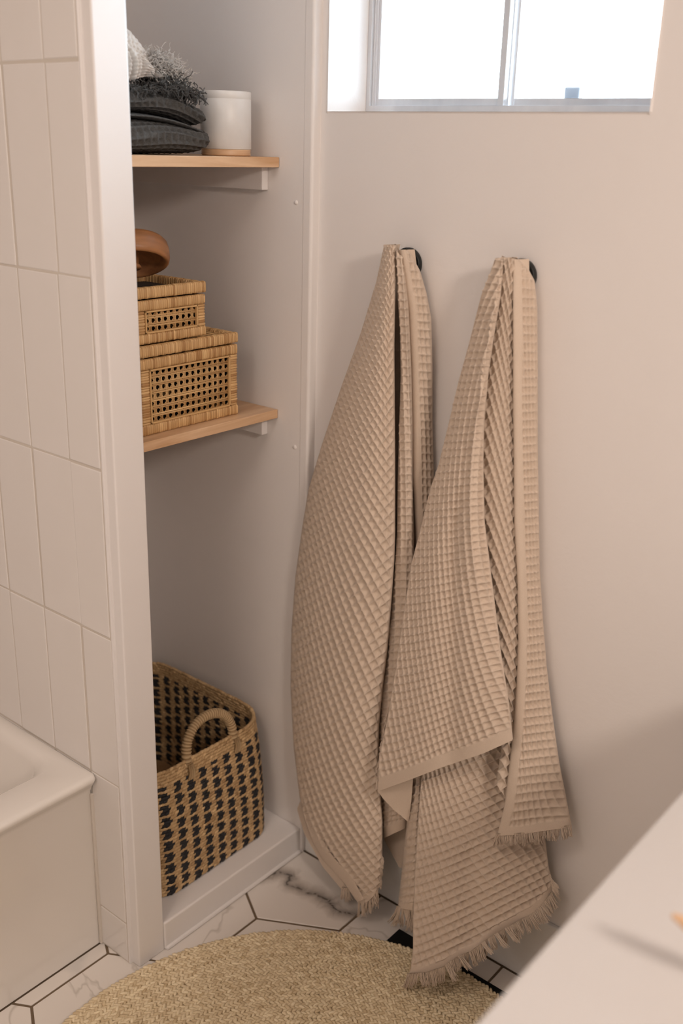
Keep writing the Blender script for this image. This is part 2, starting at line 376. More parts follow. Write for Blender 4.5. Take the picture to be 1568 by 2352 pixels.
# marble canister
cn = thing('canister', (-.125, -.0955, 1.517), 'white marble canister on a thin wooden base, beside the charcoal throw', 'canister')
m = MB(); z = 1.5172
lathe(m, -.125, -.0955, [(.0005, z), (.043, z), (.0445, z+.001), (.0452, z+.003), (.0442, z+.0045), (.0452, z+.006), (.0442, z+.0075), (.0450, z+.0095), (.045, z+.0112), (.0005, z+.0112)])
m.build('wooden_base', MAPLE, cn)
m = MB(); z = 1.5286; t = 1.6262
lathe(m, -.125, -.0955, [(.0005, z), (.0452, z), (.0462, z+.001), (.0462, t-.0136), (.0458, t-.013), (.0462, t-.0124), (.0462, t-.001), (.0456, t), (.0405, t), (.0398, t-.001), (.0395, z+.008), (.0005, z+.007)])
m.build('marble_cup', MARBLEW, cn)

# ------------------------------------------------------------------ charcoal and cream throws
def waffle_h(u, v, p=2.0):
    fu = np.abs(2*(u-np.floor(u))-1); fv = np.abs(2*(v-np.floor(v))-1)
    f = ((fu**5+fv**5)/1.0)**.2
    return np.minimum(f, 1.08)**p
def grid_faces(nu, nv, closed=False):
    a = np.arange(nu if closed else nu-1)[:, None]*nv; b = (np.arange(nu if closed else nu-1)[:, None]+1) % nu*nv; j = np.arange(nv-1)[None]
    return np.stack([a+j, b+j, b+j+1, a+j+1], -1).reshape(-1, 4)
def pillow(m, cx, y0, y1, z0, h0, x0, x1, cell, amp, droop=0.0, lift=0.0, e=.75, c=.5):
    """one folded cloth layer: a rounded slab with the waffle grid pressed into it"""
    nu, nv = 420, 170
    th = np.linspace(0, 2*math.pi, nu, endpoint=False); s = np.linspace(0, 1, nv); A = (x1-x0)/2
    sg = lambda q, p: np.sign(q)*np.abs(q)**p
    # even spacing round the section
    tt = np.linspace(0, 2*math.pi, 4000); cxy = np.c_[A*sg(np.cos(tt), e), h0/2*sg(np.sin(tt), e)]
    al = np.r_[0, np.cumsum(np.linalg.norm(np.diff(cxy, axis=0), axis=1))]; th = np.interp(np.linspace(0, al[-1], nu, endpoint=False), al, tt); per = al[-1]
    U = np.linspace(0, per, nu, endpoint=False)/per*round(per/cell)
    T, Sg = np.meshgrid(th, s, indexing='ij')
    y = y0+(y1-y0)*Sg; end = np.clip((1-Sg)/.075, 0, 1); end = np.sqrt(np.clip(1-(1-end)**2, 0, 1))
    end2 = np.clip(Sg/.1, 0, 1); end2 = np.sqrt(np.clip(1-(1-end2)**2, 0, 1)); k = .04+.96*end*end2
    ca, sa = np.cos(T), np.sin(T)
    rise = lift*np.sin(math.pi*np.clip(Sg*1.15, 0, 1)); hh = h0/2*(1-droop*Sg**2)
    u = U[:, None]+.35*np.sin(7*Sg); v = (y1-y0)*Sg/cell+.3*np.sin(2*T)
    off = amp*(waffle_h(u, v, 1.2)-1)
    x = (x0+x1)/2+(A*(.75+.25*k)+off)*sg(ca, e); z = z0+hh+(hh*k+off)*sg(sa, e)+rise*(sa > 0)*k
    m.add(np.stack([x, y, z], -1).reshape(-1, 3), grid_faces(nu, nv, True), c)

def curls(m, n, centre, spread, length, rad, droop, seed, c=(.3, .7), sides=4, lean=(0, 0)):
    r = np.random.default_rng(seed)
    for _ in range(n):
        p = np.array(centre)+r.normal(size=3)*np.array(spread)*.5
        d = r.normal(size=3); d /= np.linalg.norm(d); d[0] = abs(d[0])*.8; d[:2] += lean; pts = [p]; L = length*r.uniform(.6, 1.3)
        for q in range(6):
            d = d+r.normal(size=3)*.55; d[2] -= droop; d /= np.linalg.norm(d); p = p+d*L/6; pts.append(p)
        m.tube(pts, rad*np.linspace(1, .6, 7), sides, r.uniform(*c))

th_ = thing('folded_throw', (-.24, -.30, 1.517), 'charcoal waffle throw folded into two thick layers on upper shelf', 'blanket')
m = MB()
pillow(m, 0, -.425, -.160, 1.518, .054, -.36, -.085, .0150, .0075, droop=.08, lift=.006, e=.7)
m.build('lower_fold', CHARCOAL, th_)
m = MB()
pillow(m, 0, -.425, -.166, 1.583, .036, -.35, -.086, .0150, .0070, droop=.0, lift=.003, e=.7)
v = m.v[0]; s = np.clip((v[:, 1]+.30)/.13, 0, 1); v[:, 2] -= .024*s**2
m.build('upper_fold', CHARCOAL, th_)
m = MB()
pillow(m, 0, -.40, -.170, 1.572, .012, -.33, -.092, .012, .0015, e=.8)
v = m.v[0]; s = np.clip((v[:, 1]+.33)/.15, 0, 1); v[:, 2] -= .022*s**2
m.build('middle_fold', CHARCOAL, th_)
m = MB()
curls(m, 560, (-.135, -.245, 1.632), (.045, .034, .014), .018, .0010, .02, 3)
curls(m, 560, (-.120, -.255, 1.622), (.05, .042, .008), .018, .0010, .10, 4)
curls(m, 340, (-.110, -.315, 1.617), (.04, .05, .006), .014, .0010, .08, 6)
curls(m, 110, (-.100, -.218, 1.614), (.03, .022, .005), .022, .0013, .30, 5, c=(.5, 1))
stuff(m.build('fringe', CHARCOAL, th_))

cr = thing('folded_throw', (-.20, -.35, 1.63), 'cream throw bundled on top of the charcoal throw', 'blanket')
nu, nv = 170, 110
Sg, Q = np.meshgrid(np.linspace(0, 1, nu), np.linspace(0, 1, nv), indexing='ij')
y = -.432+.166*Sg; top = 1.7195-.058*np.clip((Sg-.52)/.48, 0, 1)**2.4; bot = 1.634+.004*np.sin(9*Sg)
ang = np.clip(Q/.42, 0, 1)*math.pi*.5; dn = np.clip((Q-.42)/.58, 0, 1); R = .034
pr_ = np.random.default_rng(77); rip = 0
for q in range(7): rip = rip+pr_.uniform(.5, 1)*np.sin(pr_.uniform(25, 90)*Sg+pr_.uniform(0, 6)+pr_.uniform(-3, 3)*Q)
rip = np.clip(dn*2.0, 0, 1)*.0048*rip+.0011*np.sin(120*Sg+2*np.sin(20*Q))*(dn < .35)+.0010*np.sin(95*Q+3*np.sin(9*Sg))
x = -.150+(R+.018)*np.sin(ang)+.010*np.sin(math.pi*dn)*(dn > 0)+rip-.012*Sg**3
z = np.where(dn > 0, (top-R)*(1-dn)+bot*dn, top-R+R*np.cos(ang))+.0016*np.sin(30*Sg)*np.cos(ang)
m = MB(); m.add(np.stack([x, y, z], -1).reshape(-1, 3), grid_faces(nu, nv))
T, Ph = np.meshgrid(np.linspace(0, 2*math.pi, 90, endpoint=False), np.linspace(-math.pi/2, math.pi/2, 40), indexing='ij')
m2 = np.stack([-.215+.085*np.cos(T)*np.cos(Ph), -.355+.078*np.sin(T)*np.cos(Ph), 1.661+.034*np.sin(Ph)+.004*np.sin(5*T)*np.cos(Ph)], -1)
m.add(m2.reshape(-1, 3), grid_faces(90, 40, True)); m.build('bundle', CREAM, cr)
m = MB()
curls(m, 1300, (-.125, -.272, 1.664), (.03, .026, .012), .017, .0006, .02, 12, lean=(0, .4))
curls(m, 1500, (-.125, -.250, 1.653), (.03, .034, .015), .017, .0006, .05, 13, lean=(0, .4))
curls(m, 350, (-.12, -.222, 1.641), (.02, .016, .010), .018, .0007, .10, 14, lean=(0, .25))
stuff(m.build('fringe', CREAM, cr))

# ------------------------------------------------------------------ rattan boxes
def wrapped_bar(m, p, q, w, h, nrm, pitch=.0046, seed=0):
    """bar from p to q wound with rattan strips; w across, h deep along nrm"""
    r = np.random.default_rng(seed); p, q = np.array(p, float), np.array(q, float); d = q-p; L = np.linalg.norm(d); d /= L
    b = np.array(nrm, float); a = np.cross(d, b); n = max(3, int(L/pitch)); ths = np.arange(10)/10*2*math.pi
    sq = lambda x, e: np.sign(x)*np.abs(x)**e
    cx, cy = sq(np.cos(ths), .45), sq(np.sin(ths), .45); rows = []; cs = []
    ed = np.linspace(0, 1, n+1); ed[1:-1] += r.uniform(-.22, .22, n-1)/n
    for k in range(n):
        tone = np.clip(r.normal(.62, .2), 0, 1) if r.random() > .07 else .05
        e = r.uniform(-.0004, .0004)
        for f, o in ((.02, -.0012), (.22, .0002), (.78, .0002), (.98, -.0012)):
            c = p+d*L*(ed[k]*(1-f)+ed[k+1]*f)
            rows.append(c+np.outer(cx*(w/2+o+e), a)+np.outer(cy*(h/2+o+e), b)); cs.append(np.full(10, tone if abs(o) < .001 else tone*.35))
    v = np.concatenate(rows); i = np.arange(len(rows)-1)[:, None]*10; j = np.arange(10)[None]; k = (j+1) % 10
    m.add(v, np.stack([i+j, i+k, i+k+10, i+j+10], -1).reshape(-1, 4), np.concatenate(cs))
    m.f.append(np.arange(10)[None]+m.n-len(v)); m.f.append(np.arange(10)[None]+m.n-10)
def cane(m, o, ux, uz, W, Hh, pitch=.0142, seed=0):
    """octagonal cane webbing on the rectangle o, o+ux*W, o+uz*Hh"""
    r = np.random.default_rng(seed); o, ux, uz = map(lambda t: np.array(t, float), (o, ux, uz)); nn = np.cross(ux, uz)
    def strand(a, b, w, lift):
        a2, b2 = np.array(a), np.array(b); d = b2-a2; L = np.linalg.norm(d)
        if L < .002: return
        d /= L; e = np.array([-d[1], d[0]])*w/2; P = []
        for q, s in ((a2-e, 0), (b2-e, 0), (b2+e, 0), (a2+e, 0)): P.append(o+ux*q[0]+uz*q[1]+nn*lift)
        P += [x-nn*.0008 for x in P]
        m.add(P, np.array([(0, 1, 2, 3), (7, 6, 5, 4), (0, 4, 5, 1), (1, 5, 6, 2), (2, 6, 7, 3), (3, 7, 4, 0)]), np.clip(r.normal(.55, .22), 0, 1))
    k = 0
    while k*pitch < W+pitch:
        for dd in (-.0017, .0017):
            x = k*pitch+dd
            if 0 < x < W: strand((x, 0), (x, Hh), .0026, .0016)
        k += 1
    k = 0
    while k*pitch < Hh+pitch:
        for dd in (-.0017, .0017):
            y = k*pitch+dd
            if 0 < y < Hh: strand((0, y), (W, y), .0026, .0021)
        k += 1
    for k in range(-40, 41):
        c = (k+.5)*pitch
        a, b = max(0, c), min(W, Hh+c)
        if b > a: strand((a, a-c), (b, b-c), .0026, .0004)
        a, b = max(0, c-Hh), min(W, c)
        if b > a: strand((a, c-a), (b, c-b), .0026, .0009)
def rattan_box(x1, x0, y0, y1, z0, z1, label, seed, bw):
    r = thing('rattan_box', ((x0+x1)/2, (y0+y1)/2, z0), label, 'box')
    lidh = .0205; zt = z1-lidh-.0025; k = bw/2
    sd = [seed*50]
    def bar(name, p, q, w, h, nrm, par):
        sd[0] += 1; m = MB(); wrapped_bar(m, p, q, w, h, nrm, seed=sd[0]); return m.build(name, RATTAN, par)
    for x in (x1-.006, x0+.006):
        n = (1, 0, 0)
        bar('rail', (x, y0, z0+k), (x, y1, z0+k), bw, .013, n, r); bar('rail', (x, y0, zt-k), (x, y1, zt-k), bw, .013, n, r)
        bar('stile', (x, y0+k, z0+bw), (x, y0+k, zt-bw), bw, .0125, n, r); bar('stile', (x, y1-k, z0+bw), (x, y1-k, zt-bw), bw, .0125, n, r)
    for y in (y0+.006, y1-.006):
        bar('rail', (x0, y, z0+k), (x1, y, z0+k), bw-.001, .0125, (0, 1, 0), r); bar('rail', (x0, y, zt-k), (x1, y, zt-k), bw-.001, .0125, (0, 1, 0), r)
    W, Hh = (y1-y0)-2*bw, (zt-z0)-2*bw
    m = MB(); cane(m, (x1-.006, y0+bw, z0+bw), (0, 1, 0), (0, 0, 1), W, Hh, seed=seed); stuff(m.build('cane_panel', CANE, r))
    m = MB(); t = .0032
    for (ya, yb, za, zb) in ((y0+bw, y1-bw, z0+bw, z0+bw+t), (y0+bw, y1-bw, zt-bw-t, zt-bw), (y0+bw, y0+bw+t, z0+bw, zt-bw), (y1-bw-t, y1-bw, z0+bw, zt-bw)):
        m.box(x1-.006, x1+.0005, ya, yb, za, zb, .6)
    m.build('moulding', CANE, r, smooth=False, bevel=.0008)
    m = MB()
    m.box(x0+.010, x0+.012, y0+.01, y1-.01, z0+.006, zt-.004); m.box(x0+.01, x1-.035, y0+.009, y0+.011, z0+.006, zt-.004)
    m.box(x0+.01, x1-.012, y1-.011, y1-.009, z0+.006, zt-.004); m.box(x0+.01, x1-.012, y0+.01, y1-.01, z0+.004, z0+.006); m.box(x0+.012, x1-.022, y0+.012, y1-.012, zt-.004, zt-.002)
    m.build('inner_shade_panels', BOXSHADE, r, smooth=False)  # near-black panels added for the shade seen behind the cane
    zl = z1-lidh/2
    for x in (x1-.006, x0+.006): bar('lid_rail', (x, y0-.001, zl), (x, y1+.0015, zl), lidh, .0145, (1, 0, 0), r)
    for y in (y0+.006, y1-.006): bar('lid_rail', (x0+.012, y, zl), (x1-.012, y, zl), lidh, .0145, (0, 1, 0), r)
    if seed == 1:
        m = MB(); cane(m, (x0+.012, y0+.012, z1-.0075), (1, 0, 0), (0, 1, 0), x1-x0-.024, y1-y0-.024, seed=seed+7); stuff(m.build('lid_cane', CANE, r))
    m = MB(); m.box(x0+.012, x1-.012, y0+.012, y1-.012, z1-.0155, z1-.0145); m.build('lid_shade_panel', BOXSHADE, r, smooth=False)  # near-black sheet paints the shade of the lid recess
    m = MB(); m.box(x1-.045, x1-.030, y1+.0004, y1+.0030, zt-.018, z1-.004); m.tube([(x1-.0375, y1+.003, zt-.004), (x1-.0375, y1+.0065, zt-.010), (x1-.0375, y1+.003, zt-.019)], .0012, 6)
    m.build('clasp', BLACK, r, smooth=False)
rattan_box(-.090, -.300, -.3425, -.1045, 1.0377, 1.1990, 'large rattan box with cane panel, lower of the two on shelf', 1, .0195)
rattan_box(-.102, -.270, -.3365, -.1750, 1.1994, 1.2992, 'small rattan box with cane panel, stacked on larger box', 2, .0185)

# wooden dish tilted on the upper box
wb = thing('wooden_dish', (-.155, -.285, 1.30), 'round orange-brown wooden dish tipped upside down on small rattan box', 'dish')
def tilt_build(m, name, mt):
    o = m.build(name, mt, wb); o.matrix_world = Matrix.Translation((-.160, -.298, 1.3500)) @ Matrix.Rotation(math.radians(-17), 4, 'X') @ Matrix.Rotation(math.radians(-24), 4, 'Y')
    return o
m = MB(); lathe(m, 0, 0, [(.0003, .022), (.050, .0225), (.061, .020), (.066, .014), (.068, .004), (.068, -.012), (.066, -.018), (.062, -.0205), (.058, -.018), (.056, -.008), (.050, .005), (.03, .011), (.0003, .011)], 56)
tilt_build(m, 'bowl', WARMWOOD)
m = MB(); lathe(m, 0, 0, [(.0003, .010), (.013, .010), (.015, .0), (.013, -.020), (.017, -.026), (.0003, -.028)], 24); tilt_build(m, 'foot', WARMWOOD)
m = MB(); lathe(m, -.005, -.012, [(.017, .020), (.013, .026), (.011, .031), (.016, .036), (.014, .043), (.0003, .046)], 24); tilt_build(m, 'knob', WARMWOOD)

# ------------------------------------------------------------------ seagrass basket
bk = thing('basket', (-.25, -.23, SZ), 'rectangular seagrass basket with black checks and rope handle on niche floor', 'basket')
def grain(m, p, d, nrm, L, w, h, c, sides=6):
    """one plump stitch centred on p, along d"""
    t = np.array([-1, -.62, .0, .62, 1])*L/2; rr = np.array([.38, .9, 1, .9, .38])
    e = np.cross(nrm, d); th = np.arange(sides)/sides*2*math.pi
    v = (p+np.outer(t, d))[:, None]+rr[:, None, None]*(np.cos(th)[None, :, None]*e*w/2+np.sin(th)[None, :, None]*np.array(nrm)*h/2)
    i = np.arange(4)[:, None]*sides; j = np.arange(sides)[None]; k = (j+1) % sides
    m.add(v.reshape(-1, 3), np.stack([i+j, i+k, i+k+sides, i+j+sides], -1).reshape(-1, 4), c)
NAT, BLK = MB(), MB(); r = np.random.default_rng(21)
BZ0, BZ1 = SZ+.003, .349; NR = 42
def footprint(t):                          # t = 0 floor .. 1 rim
    f = np.array([-.462, -.058, -.408, -.052])
    bul = .026*(1-t)**1.0*np.array([0, 1, 0, -.15])+.006*math.sin(math.pi*t)*np.array([0, 1, 0, .3])
    return f+bul
for row in range(NR):
    t = (row+.5)/NR; x0, x1, y0, y1 = footprint(t); P = rrect(x0, x1, y0, y1, .075-.01*(1-t), 10); P = np.r_[P, P[:1]]
    seg = np.linalg.norm(np.diff(P, axis=0), axis=1); cum = np.r_[0, np.cumsum(seg)]; Lp = cum[-1]; nst = 164
    for q in range(nst):
        s = (q+.5*(row % 2)+r.uniform(-.12, .12))/nst % 1*Lp
        k = min(np.searchsorted(cum, s, 'right')-1, len(seg)-1); f = (s-cum[k])/max(seg[k], 1e-9)
        xy = P[k]*(1-f)+P[k+1]*f; d2 = (P[k+1]-P[k])/max(seg[k], 1e-9); nrm = np.array([d2[1], -d2[0], 0])
        sag = .003*math.sin(s*7)
        z = BZ0+(BZ1-BZ0)*t+sag*t*.6+r.uniform(-.0006, .0006)
        tl = .30+r.uniform(-.12, .12)
        d = np.array([d2[0]*math.cos(tl), d2[1]*math.cos(tl), math.sin(tl)])
        ci = q//2; blk = False
        if row < NR-5 and ci % 2 == 0:
            ph = (row+(2 if (ci//2) % 2 else 0)) % 4; blk = ph < 3
        grain(BLK if blk else NAT, np.array([xy[0], xy[1], z])+nrm*r.uniform(-.0005, .0008), d, nrm, (.0142 if blk else .0130)*r.uniform(.9, 1.1), .0084 if blk else .0078, .0092 if blk else .0086, float(np.clip(r.normal(.55, .22), 0, 1)))
stuff(NAT.build('natural_weave', SEAGRASS, bk)); stuff(BLK.build('black_weave', SEABLACK, bk))
m = MB(); x0, x1, y0, y1 = footprint(0); p = rrect(x0+.004, x1-.004, y0+.004, y1-.004, .062); m.add(np.r_[np.c_[p, np.full(len(p), SZ+.002)], np.c_[p, np.full(len(p), SZ+.008)]], [tuple(range(len(p), 2*len(p)))]); m.build('base', SEAGRASS, bk)
def wound(m, path, rad, turns, n, seed=0):
    path = np.array(path); t = np.linspace(0, 1, n); k = np.linspace(0, 1, len(path))
    c = np.stack([np.interp(t, k, path[:, i]) for i in range(3)], 1)
    for _ in range(8): c[1:-1] = (c[:-2]+c[1:-1]*2+c[2:])/4
    rr = rad*(1+.10*np.sin(2*math.pi*turns*t)+.03*np.sin(13*t)); m.tube(c, rr, 12, .5)
    m.c[-1] = np.repeat(.5+.45*np.sin(2*math.pi*turns*t), 12)
def handle(xh, y0, y1, zb, zt, lean):
    a = np.linspace(0, math.pi, 17); ym, hw = (y0+y1)/2, (y1-y0)/2
    pts = [(xh, y0, zb-.02)]+[(xh+lean*math.sin(q), ym-hw*math.cos(q)*(1.0+.04*math.sin(q)), zb+(zt-zb)*math.sin(q)**.75) for q in a]+[(xh, y1, zb-.02)]
    m = MB(); wound(m, pts, .0098, 42, 340); h = m.build('handle', TWINE, bk)
    for y in (y0, y1):
        m = MB()
        for q in range(3): m.tube([(xh+.013, y-.006+q*.006, zb-.028), (xh+.016, y-.005+q*.005, zb-.010), (xh+.010, y-.004+q*.004, zb+.004)], .0028, 6, .2+.2*q)
        stuff(m.build('lashing', TWINE, h))
handle(-.0585, -.290, -.158, .338, .417, -.012)

# ------------------------------------------------------------------ braided jute rug
RC, RR = (.532, -.600), .517
rg = thing('round_rug', (RC[0], RC[1], 0), 'round braided natural jute rug on the marble floor', 'rug')
r = np.random.default_rng(31); ring_w = .0140; nr_ = int(RR/ring_w)
for q in range(nr_):
    rad = RR-ring_w*(q+.5); m = MB(); n = max(8, int(2*math.pi*rad/.0088))
    for side in (-1, 1):
        for k in range(n):
            a = 2*math.pi*(k+.25*side)/n+r.uniform(-.0012, .0012); rr_ = rad+side*ring_w*.24+r.uniform(-.0006, .0006)
            er = np.array([math.cos(a), math.sin(a), 0]); et = np.array([-math.sin(a), math.cos(a), 0]); tl = math.radians(40+r.uniform(-16, 16))*side
            d = et*math.cos(tl)+er*math.sin(tl)*1.0+np.array([0, 0, r.uniform(-.08, .08)]); d /= np.linalg.norm(d); nz = np.cross(d, np.cross([0, 0, 1.0], d)); nz /= np.linalg.norm(nz)
            p = np.array([RC[0], RC[1], .0070+r.uniform(-.0008, .0010)])+er*rr_
            grain(m, p, d, nz, .0142*r.uniform(.8, 1.15), .0080*r.uniform(.8, 1.15), .0085*r.uniform(.8, 1.2), float(np.clip(r.normal(.6, .25), 0, 1)), 5)
    m.build('braid_ring', JUTE, rg)
m = MB(); a = np.arange(96)/96*2*math.pi; p = np.c_[RC[0]+(RR-.008)*np.cos(a), RC[1]+(RR-.008)*np.sin(a)]
m.add(np.r_[np.c_[p, np.full(96, .0046)], np.c_[p, np.full(96, .0056)]], [tuple(range(96, 192))]); m.build('backing', JUTE, rg)

# floor vent
fv = thing('floor_vent', (.49, -.12, 0), 'flat black rectangular floor vent between the jute rug and window wall', 'vent')
m = MB(); x0, x1, y0, y1 = .338, .655, -.175, -.0675; w = .040
m.box(x0, x1, y0, y0+w, .0, .0032); m.box(x0, x1, y1-w, y1, 0, .0032); m.box(x0, x0+w, y0+w, y1-w, 0, .0032); m.box(x1-w, x1, y0+w, y1-w, 0, .0032)
m.build('frame', VENT, fv, smooth=False, bevel=.0008)
m = MB()
for k in range(24): xx = x0+w+.003+k*.0116; m.box(xx, xx+.006, y0+w, y1-w, .0004, .0026)
m.build('grille', VENT, fv, smooth=False)
box_obj('duct', (x0+.004, x1-.004, y0+.004, y1-.004, .0001, .0008), VENT, fv)

# ------------------------------------------------------------------ hooks
def hook(px, py, label):
    p = at(px, py, 1, -.006); h = thing('towel_hook', (p[0], 0, p[2]), label, 'hook', 'black wall hooks')
    def add(name, prof):
        m = MB(); lathe(m, 0, 0, prof, 40); o = m.build(name, BLACK, h)
        o.matrix_parent_inverse = Matrix(); o.rotation_euler = (math.pi/2, 0, 0); return o
    add('wall_plate', [(.0002, 0.0003), (.0265, .0003), (.0278, .002), (.0278, .009), (.0265, .0112), (.0245, .0115), (.022, .0095), (.0002, .009)])
    add('peg', [(.009, .010), (.0075, .016), (.0075, .034), (.0105, .038), (.0125, .042), (.011, .046), (.0002, .048)])
    return p
HP1 = hook(936, 606, 'black round wall hook holding the left towel')
HP2 = hook(1195, 634, 'black round wall hook holding the right towel')

# ------------------------------------------------------------------ towels
def resample(pts, n, key=None):
    p = np.array(pts, float); s = np.r_[0, np.cumsum(np.linalg.norm(np.diff(p[:, :2], axis=0), axis=1))]; s /= s[-1]
    t = np.linspace(0, 1, n); return np.stack([np.interp(t, s, p[:, i]) for i in range(p.shape[1])], 1)
def soft(a, k):
    a = a.copy()
    for _ in range(k): a[1:-1] = (a[:-2]+2*a[1:-1]+a[2:])/4
    return a
def fit_uv(samples, deg):
    """cloth coordinates u, v as polynomials of position, from measured cell vectors (x, y, ax, ay, bx, by)"""
    S_ = np.array(samples, float); xc, yc = S_[:, 0].mean(), S_[:, 1].mean(); sc = 300.0
    ex = [(i, j) for i in range(deg+1) for j in range(deg+1-i) if i+j > 0]
    A, U, Vv = [], [], []
    for x, y, ax, ay, bx, by in S_:
        X, Y = (x-xc)/sc, (y-yc)/sc
        gx = np.array([i*X**(i-1)*Y**j if i else 0 for i, j in ex])/sc; gy = np.array([j*X**i*Y**(j-1) if j else 0 for i, j in ex])/sc
        A += [gx*ax+gy*ay, gx*bx+gy*by]; U += [1, 0]; Vv += [0, 1]
    A = np.array(A); reg = np.diag([.02*(i+j-1)**1.5 for i, j in ex])*.08; A = np.r_[A, reg]
    U = np.r_[U, np.zeros(len(ex))]; Vv = np.r_[Vv, np.zeros(len(ex))]
    cu = np.linalg.lstsq(A, U, rcond=None)[0]; cv = np.linalg.lstsq(A, Vv, rcond=None)[0]
    def f(x, y):
        X, Y = (x-xc)/sc, (y-yc)/sc; B = [X**i*Y**j for i, j in ex]
        return sum(c*b for c, b in zip(cu, B)), sum(c*b for c, b in zip(cv, B))
    return f
def sstep(a, b, x): t = np.clip((x-a)/(b-a), 0, 1); return t*t*(3-2*t)

